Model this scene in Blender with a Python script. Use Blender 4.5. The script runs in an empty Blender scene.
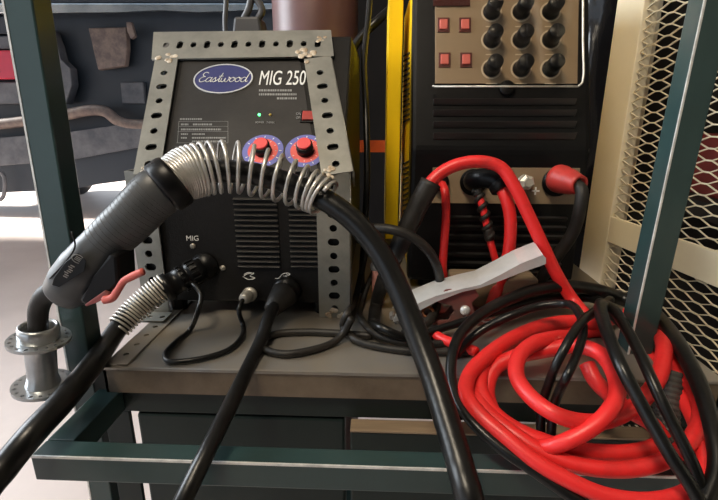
import bpy, bmesh, math, random
from mathutils import Vector, Matrix
random.seed(7)
C = bpy.context.scene
COL = C.collection
# ------------------------------------------------------------------ camera
F = 460.0
CAM = Vector((0, 0, 1.096))
RX, RZ = math.radians(90-16.5), math.radians(2.5)
ROT = Matrix.Rotation(RZ, 3, 'Z') @ Matrix.Rotation(RX, 3, 'X')
cd = bpy.data.cameras.new('camera'); cam = bpy.data.objects.new('camera', cd); COL.objects.link(cam)
cam.location = CAM; cam.rotation_euler = (RX, 0, RZ)
cd.sensor_width = 36; cd.lens = F/718*36; cd.clip_start = .02; cd.clip_end = 200
C.camera = cam
TT = .85          # worktop height
def ray(px, py): return ROT @ Vector(((px-359)/F, -(py-250)/F, -1))
def PY(px, py, Y): d = ray(px, py); return CAM + d*(Y/d.y)
def PZ(px, py, z): d = ray(px, py); return CAM + d*((z-CAM.z)/d.z)
def PP(px, py, p0, n): d = ray(px, py); return CAM + d*((p0-CAM).dot(n)/d.dot(n))
# ------------------------------------------------------------------ materials
MATS = {}
def mat(name, col, rough=.5, metal=0, col2=None, scale=20, bump=0, bscale=None, lo=.35, hi=.65, spec=.5, emit=None, es=1, coat=0, stretch=None, detail=6):
    if name in MATS: return MATS[name]
    m = bpy.data.materials.new(name); m.use_nodes = True
    nt = m.node_tree; b = nt.nodes['Principled BSDF']
    b.inputs['Base Color'].default_value = (*col, 1); b.inputs['Roughness'].default_value = rough
    b.inputs['Metallic'].default_value = metal; b.inputs['Specular IOR Level'].default_value = spec
    b.inputs['Coat Weight'].default_value = coat
    if emit: b.inputs['Emission Color'].default_value = (*emit, 1); b.inputs['Emission Strength'].default_value = es
    tc = nt.nodes.new('ShaderNodeTexCoord'); mp = nt.nodes.new('ShaderNodeMapping'); nt.links.new(tc.outputs['Object'], mp.inputs[0])
    if stretch: mp.inputs['Scale'].default_value = stretch
    if col2:
        n = nt.nodes.new('ShaderNodeTexNoise'); n.inputs['Scale'].default_value = scale; n.inputs['Detail'].default_value = detail; n.inputs['Roughness'].default_value = .65
        nt.links.new(mp.outputs[0], n.inputs['Vector'])
        r = nt.nodes.new('ShaderNodeValToRGB'); r.color_ramp.elements[0].position = lo; r.color_ramp.elements[1].position = hi
        r.color_ramp.elements[0].color = (*col, 1); r.color_ramp.elements[1].color = (*col2, 1)
        nt.links.new(n.outputs['Fac'], r.inputs[0]); nt.links.new(r.outputs[0], b.inputs['Base Color'])
    if bump:
        n2 = nt.nodes.new('ShaderNodeTexNoise'); n2.inputs['Scale'].default_value = bscale or scale*4; n2.inputs['Detail'].default_value = 4
        nt.links.new(mp.outputs[0], n2.inputs['Vector'])
        bp = nt.nodes.new('ShaderNodeBump'); bp.inputs['Strength'].default_value = bump; bp.inputs['Distance'].default_value = .002
        nt.links.new(n2.outputs['Fac'], bp.inputs['Height']); nt.links.new(bp.outputs[0], b.inputs['Normal'])
    MATS[name] = m; return m
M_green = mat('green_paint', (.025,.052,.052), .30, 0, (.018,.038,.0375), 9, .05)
M_chip = mat('bare_steel_edge', (.75,.75,.72), .35, .3, (.5,.5,.48), 60)
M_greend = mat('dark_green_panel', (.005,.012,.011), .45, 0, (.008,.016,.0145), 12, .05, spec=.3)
M_top = mat('worn_steel_top', (.27,.265,.26), .32, .55, (.33,.28,.215), 7, .06, 60, .35, .7)
M_rust = mat('brown_steel_edge', (.10,.073,.048), .5, .3, (.20,.155,.11), 14, .1, None, .3, .75)
M_galv = mat('slotted_steel', (.20,.197,.175), .40, .5, (.34,.33,.29), 10, .06, 80)
M_weld = mat('weld_scale', (.30,.21,.13), .6, .4, (.62,.55,.45), 70, .8, 120)
M_boxblk = mat('black_powder_coat', (.0065,.006,.0057), .5, 0, (.010,.009,.0085), 200, .25, 600, spec=.25)
M_ctrl = mat('control_face', (.021,.019,.0175), .5, 0, (.030,.027,.0245), 30, .05, 400, spec=.3)
M_blk = mat('black_plastic', (.0035,.0035,.004), .36, 0, (.0055,.0055,.006), 30, spec=.22)
M_deep = mat('deep_recess', (.003,.003,.003), .8)
M_rub = mat('black_rubber', (.0045,.0045,.0045), .32, 0, (.013,.012,.011), 25, .12, 140, .45, .8, spec=.35)
M_rubd = mat('dusty_rubber', (.011,.010,.009), .5, 0, (.034,.029,.025), 25, .2, 140, .4, .8, spec=.3)
M_red = mat('red_rubber', (.72,.024,.024), .40, 0, (.42,.020,.018), 30, .12, 160, .5, .85)
M_redd = mat('red_dirty', (.42,.03,.022), .5, 0, (.20,.02,.015), 40, .1)
M_spring = mat('spring_steel', (.62,.60,.57), .36, .65, (.46,.445,.42), 40)
M_spring2 = mat('dull_spring', (.68,.65,.58), .42, .5, (.45,.42,.37), 60)
M_chrome = mat('bright_steel', (.80,.81,.82), .38, .45, (.62,.64,.66), 18, .08)
M_alu = mat('aluminium', (.52,.54,.55), .3, .85, (.36,.37,.38), 25, .08)
M_cream = mat('cream_paint', (.80,.71,.52), .45, 0, (.74,.65,.46), 8, .05)
M_yel = mat('yellow_paint', (.95,.64,.010), .35, 0, (.90,.60,.01), 12)
M_tan = mat('tan_panel', (.27,.20,.125), .45, 0, (.24,.175,.11), 20)
M_white = mat('white_print', (.75,.75,.73), .8, spec=.1)
M_greyp = mat('grey_print', (.24,.24,.235), .5)
M_handle = mat('grey_black_handle', (.042,.044,.046), .40, 0, (.055,.057,.06), 40, .05)
M_copper = mat('copper', (.55,.22,.10), .35, .9, (.25,.10,.05), 80)
M_claret = mat('clamp_red_brown', (.26,.065,.060), .45, .3, (.14,.08,.07), 30, .1)
M_blue = mat('badge_blue', (.035,.040,.15), .4)
M_dblue = mat('dial_blue', (.13,.14,.42), .5)
M_dred = mat('dial_red', (.70,.10,.085), .5)
M_knobr = mat('knob_red', (.72,.07,.07), .45)
M_gled = mat('green_light', (.05,.6,.15), .4, emit=(.1,1,.25), es=3)
M_yled = mat('amber_light', (.55,.38,.08), .4)
M_cyl = mat('cylinder_brown', (.13,.060,.055), .38, 0, (.085,.04,.037), 5, .05)
M_wood = mat('scrap_wood', (.30,.22,.14), .6, 0, (.18,.13,.085), 8, .1, None, .3, .7, stretch=(1,12,12))
M_orange = mat('orange_strap', (.78,.13,.035), .5, 0, (.65,.10,.03), 30)
M_pink = mat('pink_plastic', (.55,.24,.20), .5)
M_bag = mat('black_film', (.010,.010,.012), .18, 0, bump=.6, bscale=25)
M_conc = mat('concrete_floor', (.60,.50,.455), .5, 0, (.70,.60,.55), 1.6, .1, 30, .3, .7)
M_wall = mat('dark_wall', (.006,.005,.0045), .8, 0, (.010,.008,.007), 3, spec=.1)
M_ceil = mat('ceiling_board', (.30,.28,.25), .8, 0, (.26,.24,.22), 3)
M_trk = mat('truck_dark', (.010,.018,.030), .5, 0, (.014,.023,.036), 3)
M_trkg = mat('truck_grey', (.13,.135,.15), .5, .2, (.06,.066,.08), 5, .1)
M_trkb = mat('truck_brown', (.19,.145,.125), .6, 0, (.07,.055,.055), 9)
M_trkc = mat('truck_chrome', (.42,.48,.52), .2, .9, (.22,.27,.31), 2)
M_lamp = mat('tail_lamp_red', (.45,.02,.05), .2)
M_clear = bpy.data.materials.new('clear_cover'); M_clear.use_nodes = True
nt = M_clear.node_tree; nt.nodes.clear()
o_ = nt.nodes.new('ShaderNodeOutputMaterial'); mx = nt.nodes.new('ShaderNodeMixShader'); t_ = nt.nodes.new('ShaderNodeBsdfTransparent'); g_ = nt.nodes.new('ShaderNodeBsdfGlossy')
t_.inputs[0].default_value = (.97,.95,.92,1); g_.inputs[1].default_value = .08; mx.inputs[0].default_value = .035
nt.links.new(t_.outputs[0], mx.inputs[1]); nt.links.new(g_.outputs[0], mx.inputs[2]); nt.links.new(mx.outputs[0], o_.inputs[0])
# ------------------------------------------------------------------ object helpers
def wloc(o):
    v = Vector((0,0,0))
    while o: v += o.location; o = o.parent
    return v
def obj(name, bm, m, parent=None, smooth=False, label=None):
    me = bpy.data.meshes.new(name)
    bmesh.ops.recalc_face_normals(bm, faces=bm.faces[:])
    if parent: off = wloc(parent)
    else:
        xs = [v.co for v in bm.verts]
        off = Vector(((min(v.x for v in xs)+max(v.x for v in xs))/2, (min(v.y for v in xs)+max(v.y for v in xs))/2, min(v.z for v in xs)))
    bmesh.ops.translate(bm, verts=bm.verts[:], vec=-off)
    bm.to_mesh(me); bm.free()
    if smooth:
        for p in me.polygons: p.use_smooth = True
    for k in (m if isinstance(m, (list, tuple)) else [m]): me.materials.append(k)
    o = bpy.data.objects.new(name, me); COL.objects.link(o)
    if parent: o.parent = parent
    else: o.location = off
    if label: o['label'] = label
    return o
def tag(o, label, cat, group=None):
    o['label'] = label; o['category'] = cat
    if group: o['group'] = group
    return o
def thing(name, label, cat, loc, group=None):
    o = bpy.data.objects.new(name, None); COL.objects.link(o); o.location = loc; o.empty_display_size = .05
    return tag(o, label, cat, group)
def struct(o): o['kind'] = 'structure'; return o
def NB(): return bmesh.new()
def hexa(bm, p, bev=0, mi=0):
    """p: 8 corners, bottom 0-3, top 4-7"""
    vs = [bm.verts.new(q) for q in p]
    fs = [bm.faces.new([vs[i] for i in f]) for f in ((3,2,1,0),(4,5,6,7),(0,1,5,4),(1,2,6,5),(2,3,7,6),(3,0,4,7))]
    for f in fs: f.material_index = mi
    if bev:
        es = list({e for f in fs for e in f.edges})
        bmesh.ops.bevel(bm, geom=es, offset=bev, segments=2, affect='EDGES', profile=.5)
def box(bm, x0, x1, y0, y1, z0, z1, bev=0, mi=0):
    hexa(bm, [Vector(q) for q in ((x0,y0,z0),(x1,y0,z0),(x1,y1,z0),(x0,y1,z0),(x0,y0,z1),(x1,y0,z1),(x1,y1,z1),(x0,y1,z1))], bev, mi)
def obox(bm, o, X, Y, Z, bev=0, mi=0):
    """box from corner o spanned by 3 vectors"""
    hexa(bm, [o, o+X, o+X+Y, o+Y, o+Z, o+X+Z, o+X+Y+Z, o+Y+Z], bev, mi)
def cbox(bm, c, ax, sx, sy, sz, bev=0, mi=0):
    X, Y, Z = ax[0]*sx, ax[1]*sy, ax[2]*sz
    obox(bm, c-X/2-Y/2-Z/2, X, Y, Z, bev, mi)
def prism(bm, pts, vec, bev=0, mi=0):
    a = [bm.verts.new(p) for p in pts]; b = [bm.verts.new(p+vec) for p in pts]; n = len(pts)
    fs = [bm.faces.new(a), bm.faces.new(b[::-1])]
    for i in range(n): fs.append(bm.faces.new((a[i], b[i], b[(i+1)%n], a[(i+1)%n])))
    for f in fs: f.material_index = mi
    if bev: bmesh.ops.bevel(bm, geom=list({e for f in fs for e in f.edges}), offset=bev, segments=2, affect='EDGES', profile=.5)
def catmull(pts, n=8):
    if len(pts) < 3: return [Vector(p) for p in pts]
    P = [2*pts[0]-pts[1]] + list(pts) + [2*pts[-1]-pts[-2]]; out = []
    for i in range(1, len(P)-2):
        p0, p1, p2, p3 = P[i-1:i+3]
        d = [max((b-a).length, 1e-6)**.5 for a, b in ((p0,p1),(p1,p2),(p2,p3))]
        t0 = 0; t1 = d[0]; t2 = t1+d[1]; t3 = t2+d[2]
        for k in range(n):
            t = t1+(t2-t1)*k/n
            A1 = p0*((t1-t)/(t1-t0))+p1*((t-t0)/(t1-t0)); A2 = p1*((t2-t)/(t2-t1))+p2*((t-t1)/(t2-t1)); A3 = p2*((t3-t)/(t3-t2))+p3*((t-t2)/(t3-t2))
            B1 = A1*((t2-t)/(t2-t0))+A2*((t-t0)/(t2-t0)); B2 = A2*((t3-t)/(t3-t1))+A3*((t-t1)/(t3-t1))
            out.append(B1*((t2-t)/(t2-t1))+B2*((t-t1)/(t2-t1)))
    out.append(pts[-1].copy()); return out
def frames(path):
    T = []
    for i in range(len(path)):
        a = path[max(i-1,0)]; b = path[min(i+1,len(path)-1)]; T.append((b-a).normalized())
    n = T[0].orthogonal().normalized(); N = [n]
    for i in range(1, len(path)):
        n = N[-1]-T[i]*N[-1].dot(T[i]); N.append(n.normalized())
    return T, N, [t.cross(n) for t, n in zip(T, N)]
def tube(bm, path, r, seg=12, cap=True, mi=0, flat=None):
    """r number or list of radii (interpolated over the path); flat=(vector, factor) squashes"""
    L = len(path)
    if not isinstance(r, (list, tuple)): rs = [r]*L
    else:
        rs = []
        for i in range(L):
            t = i/(L-1)*(len(r)-1); k = min(int(t), len(r)-2); rs.append(r[k]+(r[k+1]-r[k])*(t-k))
    T, N, B = frames(path); rings = []
    for i in range(L):
        ring = []
        for s in range(seg):
            a = 2*math.pi*s/seg; off = (N[i]*math.cos(a)+B[i]*math.sin(a))*rs[i]
            if flat: off -= flat[0]*off.dot(flat[0])*(1-flat[1])
            ring.append(bm.verts.new(path[i]+off))
        rings.append(ring)
    for i in range(L-1):
        for s in range(seg):
            f = bm.faces.new((rings[i][s], rings[i][(s+1)%seg], rings[i+1][(s+1)%seg], rings[i+1][s])); f.material_index = mi
    if cap:
        bm.faces.new(rings[0][::-1]).material_index = mi; bm.faces.new(rings[-1]).material_index = mi
def lathe(bm, p, axis, prof, seg=24, mi=0):
    """prof: list of (distance along axis, radius)"""
    axis = axis.normalized(); n = axis.orthogonal().normalized(); b = axis.cross(n); rings = []
    for d, r in prof:
        rings.append([bm.verts.new(p+axis*d+(n*math.cos(2*math.pi*s/seg)+b*math.sin(2*math.pi*s/seg))*max(r,1e-5)) for s in range(seg)])
    for i in range(len(rings)-1):
        for s in range(seg):
            bm.faces.new((rings[i][s], rings[i][(s+1)%seg], rings[i+1][(s+1)%seg], rings[i+1][s])).material_index = mi
    bm.faces.new(rings[0][::-1]).material_index = mi; bm.faces.new(rings[-1]).material_index = mi
def curve_plate(outer, holes, thick, fr):
    """flat plate with real holes. outer/holes: 2D point lists in the frame fr=(origin,U,V,W). returns bmesh in world"""
    cu = bpy.data.curves.new('tmp', 'CURVE'); cu.dimensions = '2D'; cu.fill_mode = 'BOTH'; cu.extrude = thick/2
    for loop in [outer]+holes:
        sp = cu.splines.new('POLY'); sp.points.add(len(loop)-1); sp.use_cyclic_u = True
        for i, (x, y) in enumerate(loop): sp.points[i].co = (x, y, 0, 1)
    o = bpy.data.objects.new('tmp', cu); COL.objects.link(o)
    bpy.context.view_layer.update(); dg = bpy.context.evaluated_depsgraph_get()
    me = bpy.data.meshes.new_from_object(o.evaluated_get(dg)); bm = NB(); bm.from_mesh(me)
    bpy.data.objects.remove(o); bpy.data.curves.remove(cu); bpy.data.meshes.remove(me)
    O, U, V, W = fr
    for v in bm.verts: c = v.co.copy(); v.co = O+U*c.x+V*c.y+W*c.z
    return bm
def merge(bm, other):
    me = bpy.data.meshes.new('t'); other.to_mesh(me); other.free(); bm.from_mesh(me); bpy.data.meshes.remove(me)
def text_bm(s, fr, width=None, height=None, bold=0, ext=.0003, align='LEFT'):
    cu = bpy.data.curves.new('tmp', 'FONT'); cu.body = s; cu.size = 1; cu.extrude = 0; cu.offset = bold
    o = bpy.data.objects.new('tmp', cu); COL.objects.link(o)
    bpy.context.view_layer.update(); dg = bpy.context.evaluated_depsgraph_get()
    me = bpy.data.meshes.new_from_object(o.evaluated_get(dg)); bm = NB(); bm.from_mesh(me)
    bpy.data.objects.remove(o); bpy.data.curves.remove(cu); bpy.data.meshes.remove(me)
    xs = [v.co.x for v in bm.verts]; ys = [v.co.y for v in bm.verts]
    sx = width/(max(xs)-min(xs)) if width else None; sy = height/(max(ys)-min(ys)) if height else None
    sx = sx or sy; sy = sy or sx
    x0, y0 = min(xs), min(ys); O, U, V, W = fr
    bmesh.ops.solidify(bm, geom=bm.faces[:], thickness=ext/max(sx,1e-6)) if False else None
    for v in bm.verts: c = v.co.copy(); v.co = O+U*((c.x-x0)*sx)+V*((c.y-y0)*sy)+W*.0012
    ret = bmesh.ops.extrude_face_region(bm, geom=bm.faces[:])
    bmesh.ops.translate(bm, verts=[e for e in ret['geom'] if isinstance(e, bmesh.types.BMVert)], vec=-W*.0005)
    return bm
def helix(path, radii, turns, seg=20, phase=0, ndir=None):
    """turns: list of path fractions (0..1) at each whole turn -> points of a coil around the path"""
    T, N, B = frames(path); L = len(path)-1; out = []
    tot = len(turns)-1
    for i in range(tot*seg+1):
        k = min(i//seg, tot-1); f = turns[k]+(turns[k+1]-turns[k])*(i-k*seg)/seg
        t = f*L; j = min(int(t), L-1); u = t-j
        p = path[j].lerp(path[j+1], u); n = N[j].lerp(N[j+1], u).normalized(); b = B[j].lerp(B[j+1], u).normalized()
        q = f*(len(radii)-1); jj = min(int(q), len(radii)-2); r = radii[jj]+(radii[jj+1]-radii[jj])*(q-jj)
        a = phase+2*math.pi*i/seg; out.append(p+(n*math.cos(a)+b*math.sin(a))*r)
    return out
def slot(cx, cy, w, h, n=6):
    """rounded hole; longer side gets the straight part"""
    r = min(w, h)/2; pts = []
    dx, dy = max(w/2-r, 0), max(h/2-r, 0)
    for q, (sx, sy) in enumerate(((1,1),(-1,1),(-1,-1),(1,-1))):
        for k in range(n+1):
            a = math.pi/2*(q+k/n); pts.append((cx+sx*dx+r*math.cos(a), cy+sy*dy+r*math.sin(a)))
    out = []
    for p in pts:
        if not out or (abs(p[0]-out[-1][0])+abs(p[1]-out[-1][1])) > 1e-6: out.append(p)
    if abs(out[0][0]-out[-1][0])+abs(out[0][1]-out[-1][1]) < 1e-6: out.pop()
    return out
AX = (Vector((1,0,0)), Vector((0,1,0)), Vector((0,0,1)))
V3 = Vector
# ================================================================== setting
bm = NB(); box(bm, -14, 8, -3, 18, -.1, 0); struct(obj('floor', bm, M_conc))
bm = NB(); box(bm, -9, 4, -3.0, 4.3, 2.75, 2.85); struct(obj('ceiling_blocker', bm, M_ceil))  # unseen roof, its far edge set to keep sun off the near floor
bm = NB(); box(bm, -.25, 1.7, 2.1, 2.2, 0, 2.75); struct(obj('wall_back', bm, M_wall))
bm = NB(); box(bm, 1.7, 1.8, -3, 2.2, 0, 2.75); struct(obj('wall_right', bm, M_wall))
bm = NB(); box(bm, -1.6, 1.8, -3.1, -3.0, 0, 2.75); struct(obj('wall_front_blocker', bm, M_wall))  # unseen wall added behind the camera to block frontal sky light
# ================================================================== welding cart
BX0 = PY(103, 370, .404).x; BX1 = .335
cart = thing('welding_cart', 'dark green tube-framed welding cart with a worn steel worktop and front handle bar', 'cart', (0,.6,0))
bm = NB(); box(bm, BX0, BX1, .402, 1.02, TT-.004, TT, .001); obj('worktop', bm, M_top, cart, label='worn bare steel worktop')
bm = NB(); box(bm, BX0, BX1, .404, .407, TT-.031, TT-.0035); box(bm, BX0, BX0+.003, .404, 1.02, TT-.031, TT-.0035); box(bm, BX1-.003, BX1, .404, 1.02, TT-.031, TT-.0035)
obj('worktop_apron', bm, M_rust, cart, label='brownish bare steel edge')
T_ = .025
lt0 = PY(70, 370, .41); tx0 = lt0.x; zt = 1.55
def post(pxb, pyb, pxt, pyt, Y, w=T_):
    b_ = PY(pxb, pyb, Y); t_ = PY(pxt, pyt, Y); d = (t_-b_)/(t_.z-b_.z)
    lo = b_+d*(0-b_.z); hi = b_+d*(zt-b_.z)
    bm = NB(); w_ = V3((w,0,0)); y_ = V3((0,w,0))
    hexa(bm, [lo, lo+w_, lo+w_+y_, lo+y_, hi, hi+w_, hi+w_+y_, hi+y_], .0015); return bm, lo, hi
bm, lo, hi = post(68, 370, 2.5, 0, .41); obj('post', bm, M_green, cart)
d = (hi-lo).normalized()
bm = NB(); hexa(bm, [lo+q for q in (V3((-.0006,-.0006,0)), V3((.0012,-.0006,0)), V3((.0012,.0012,0)), V3((-.0006,.0012,0)))]+[hi+q for q in (V3((-.0006,-.0006,0)), V3((.0012,-.0006,0)), V3((.0012,.0012,0)), V3((-.0006,.0012,0)))])
obj('pale_edge', bm, M_chip, cart, label='worn paint edge with its lit rim painted in')  # the strip's near-white colour also carries the lit rim of this post
LPX = (PY(68,395,.41).x)
b_ = PY(636, 318, .45); t_ = PY(705, 0, .45); d = (t_-b_)/(t_.z-b_.z)
lo = b_+d*(TT+.0005-b_.z); hi = b_+d*(zt-b_.z)
bm = NB(); w_ = V3((T_,0,0)); y_ = V3((0,T_,0)); hexa(bm, [lo, lo+w_, lo+w_+y_, lo+y_, hi, hi+w_, hi+w_+y_, hi+y_], .0015); obj('post', bm, M_green, cart)
bm = NB(); qs = [V3(q) for q in ((-.0007,-.0007,0),(.0010,-.0007,0),(.0010,.0010,0),(-.0007,.0010,0))]; hexa(bm, [lo+q for q in qs]+[hi+q for q in qs])
obj('pale_edge', bm, M_chip, cart, label='worn paint edge with its lit rim painted in')
RPX = lo.x
# handle bar and arms
ZB = .819
hb = PZ(30, 456, ZB)
bm = NB(); bx0 = hb.x; bx1 = BX1+.01
YB = hb.y
box(bm, bx0, bx1, YB, YB+.020, ZB-.025, ZB, .0012); obj('handle_bar', bm, M_green, cart)
bm = NB(); box(bm, bx0+.001, bx1-.001, YB-.0006, YB+.0008, ZB-.0016, ZB+.0006); obj('pale_edge', bm, M_chip, cart, label='worn paint edge with its lit rim painted in')
bm = NB(); box(bm, bx0, bx0+.025, YB+.0205, .41, ZB-.025, ZB, .0012); obj('handle_arm', bm, M_green, cart)
bm = NB(); box(bm, bx1-.025, bx1, YB+.0205, .43, ZB-.025, ZB, .0012); obj('handle_arm', bm, M_green, cart)
# frame under the top
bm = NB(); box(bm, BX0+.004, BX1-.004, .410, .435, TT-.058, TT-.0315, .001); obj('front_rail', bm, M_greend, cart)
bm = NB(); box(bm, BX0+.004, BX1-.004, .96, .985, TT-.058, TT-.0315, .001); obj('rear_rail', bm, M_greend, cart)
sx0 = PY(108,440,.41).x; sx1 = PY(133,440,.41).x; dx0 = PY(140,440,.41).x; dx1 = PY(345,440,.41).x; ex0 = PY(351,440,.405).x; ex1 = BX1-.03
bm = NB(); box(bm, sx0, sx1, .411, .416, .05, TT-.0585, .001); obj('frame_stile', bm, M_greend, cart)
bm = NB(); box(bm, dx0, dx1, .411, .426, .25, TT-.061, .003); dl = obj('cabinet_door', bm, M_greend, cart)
for q_ in ((336,485),(163,478)):
    bm = NB(); p = PY(*q_, .411); lathe(bm, p, V3((0,-1,0)), [(0,.003),(.0012,.003),(.002,.0015)], 12); obj('screw', bm, M_alu, dl)
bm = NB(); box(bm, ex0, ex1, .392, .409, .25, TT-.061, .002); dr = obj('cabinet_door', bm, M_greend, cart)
bm = NB(); box(bm, ex0, ex1, .391, .4095, TT-.0615, TT-.059, .0005); obj('door_top_edge', bm, M_wood, dr, label='beige top edge with its lit tone painted in')  # light on the top edge is put into its pale colour
bm = NB(); p = PY(357, 487, .392); lathe(bm, p, V3((0,-1,0)), [(0,.003),(.0012,.003),(.002,.0015)], 12); obj('screw', bm, M_alu, dr)
for x in (BX1-.03,):
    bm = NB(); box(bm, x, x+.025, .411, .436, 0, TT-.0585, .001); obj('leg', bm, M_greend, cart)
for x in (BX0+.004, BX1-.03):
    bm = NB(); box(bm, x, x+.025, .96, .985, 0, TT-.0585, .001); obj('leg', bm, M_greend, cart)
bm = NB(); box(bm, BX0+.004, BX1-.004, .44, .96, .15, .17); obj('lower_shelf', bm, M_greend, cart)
# perforated strip along the worktop's left edge
hs = [slot(.0125, .02+.022*i, .006, .006) for i in range(7)]
bm = curve_plate([(0,0),(.024,0),(.024,.17),(0,.17)], hs, .002, (V3((BX0+.002,.404,TT+.0011)), AX[0], AX[1], AX[2]))
obj('perforated_strip', bm, M_top, cart, label='punched steel strip on the left edge of the worktop')
# ================================================================== slotted angle frame + MIG welder
YF = .53
zk = PY(240, 172, YF).z                 # height of the bend
LB = PY(143, 300, YF).x; LB1 = PY(168, 300, YF).x; RB = PY(350, 300, YF).x; RB0 = PY(319, 300, YF).x
top = PY(240, 33, .70)
UPV = V3((0, .70-YF, top.z-zk)); UPL = UPV.length; UPD = UPV.normalized(); UPN = V3((0, -UPD.z, UPD.y))
P0U = V3((0, YF, zk))
def UPT(px, py, off=0): return PP(px, py, P0U+UPN*off, UPN)
fr = thing('slotted_angle_frame', 'welded frame of slotted bare steel angle around the front of the smaller black welder', 'frame', ((LB+RB)/2, YF, TT))
aw = .030
def strip_holes(L, w, pitch=.0172, start=.012):
    hs = []; y = start; k = 0
    while y < L-.008:
        hs.append(slot(w/2, y, .0140 if k%2 else .0090, .0095 if k%2 else .0090)); y += pitch; k += 1
    return hs
def upright(x0, x1, mirror):
    w = x1-x0; L = zk-TT
    bm = curve_plate([(0,0),(w,0),(w,L),(0,L)], strip_holes(L, w), .0025, (V3((x0, YF, TT+.0002)), AX[0], AX[2], V3((0,1,0))))
    xs = x0 if mirror else x1
    b2 = curve_plate([(0,0),(.03,0),(.03,L),(0,L)], strip_holes(L, .03), .0025, (V3((xs, YF+.001, TT+.0002)), AX[1], AX[2], V3((1,0,0)))); merge(bm, b2)
    return bm
obj('lower_upright', upright(LB, LB1, True), M_galv, fr); obj('lower_upright', upright(RB0, RB, False), M_galv, fr)
def slanted(pb0, pb1, pt0, pt1, mirror):
    # four px corners on slanted plane: bottom inner.. ; strip frame
    b0, b1, t0, t1 = (UPT(*q) for q in (pb0, pb1, pt0, pt1))
    V = ((t0+t1)/2-(b0+b1)/2); L = V.length; V.normalize(); U = V.cross(UPN).normalized()
    if U.x < 0: U = -U
    w = ((b1-b0).length+(t1-t0).length)/2*.97; mid = (b0+b1)/2
    O = mid-U*w/2
    bm = curve_plate([(0,0),(w,0),(w,L),(0,L)], strip_holes(L, w, .0255, .014), .0025, (O, U, V, UPN))
    xs = O if mirror else O+U*w
    b2 = curve_plate([(0,0),(.028,0),(.028,L),(0,L)], strip_holes(L, .028, .0255, .014), .0025, (xs-UPN*.001, -UPN, V, U)); merge(bm, b2)
    return bm
obj('slanted_upright', slanted((134,174),(160,174),(155,58),(179,58), True), M_galv, fr)
obj('slanted_upright', slanted((322,174),(353,174),(303,58),(332,58), False), M_galv, fr)
tl, tr, bl, br = UPT(154,33), UPT(331,31), UPT(152,60), UPT(334,57)
U = (tr-tl); L = U.length; U.normalize(); V = U.cross(-UPN).normalized()
if V.z < 0: V = -V
h = (tl-bl).dot(V)
hs = []; x = .014; k = 0
while x < L-.012: hs.append(slot(x, h*.5, .0085 if k%2 else .0078, .0150 if k%2 else .0105)); x += .0192; k += 1
lc = lambda p: ((p-bl).dot(U), (p-bl).dot(V))
bm = curve_plate([(0,0), lc(br), lc(tr), lc(tl)], hs, .0028, (bl+UPN*.0003, U, V, UPN))
b2 = curve_plate([(0,0),(L,0),(L,.028),(0,.028)], [slot(a, .014, .008, .008) for a in [.014+.0192*i for i in range(int((L-.02)/.0192))]], .0025, (tl-UPN*.028, U, UPN, V)); merge(bm, b2)
obj('top_rail', bm, M_galv, fr)
def weld(name, p, n, s, seed):
    rnd = random.Random(seed); bm = NB(); a = n.orthogonal().normalized(); b = n.cross(a)
    for k in range(9):
        c = p+a*rnd.uniform(-s,s)+b*rnd.uniform(-s,s); r = rnd.uniform(.28,.45)*s
        g = bmesh.ops.create_icosphere(bm, subdivisions=2, radius=r)
        for v in g['verts']:
            q = v.co.copy(); q = q-n*q.dot(n)*.8; v.co = c+n*.0014+q*rnd.uniform(.9,1.15)
    return obj(name, bm, M_weld, fr, True)
weld('weld_bead', UPT(168,58), UPN, .010, 1); weld('weld_bead', UPT(306,55), UPN, .012, 2); weld('weld_bead', UPT(322,40), UPN, .007, 9)
weld('weld_bead', UPT(330,172), UPN, .008, 3); weld('weld_bead', V3(((RB0+RB)/2, YF-.002, TT+.005)), V3((0,-1,0)), .008, 4); weld('weld_bead', UPT(147,170), UPN, .006, 5)
# foot flange of the frame
hs = [slot(.012+.016*i, .012, .007, .007) for i in range(3)]
bm = curve_plate([(0,0),(.05,0),(.05,.026),(0,.026)], hs, .0025, (V3((LB-.012, YF-.03, TT+.0035)), AX[0], AX[1], AX[2])); obj('foot_flange', bm, M_galv, fr)

mig = thing('welding_machine', 'smaller black welder with a blue oval badge, inside the slotted steel frame', 'welder', ((LB+RB)/2, .75, TT), 'welding machines on the cart')
YM = YF+.006; mx0 = LB+.006; mx1 = RB-.006
dU = UPN*-.0045
kb = V3((0, YM, zk)); kt = kb+UPV*.97
BOTZ = TT+.016
prof = [(YM, BOTZ), (YM, zk), (kt.y, kt.z), (.96, kt.z), (.96, BOTZ)]
bm = NB(); prism(bm, [V3((mx0, y, z)) for y, z in prof], V3((mx1-mx0, 0, 0)), .003); case = obj('case', bm, M_boxblk, mig)
def FM(px, py, off=0): return PY(px, py, YM-off)
PU = kb+UPN*.0
def FU(px, py, off=.0008): return PP(px, py, PU+UPN*off, UPN)
# control face
bm = NB(); pts = [FU(183,62), FU(300,62), FU(318,172), FU(164,172)]
prism(bm, pts, UPN*.0006); obj('control_panel', bm, M_ctrl, mig, label='dark grey slanted control panel')
VU = UPD; UU = V3((1,0,0))
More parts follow.
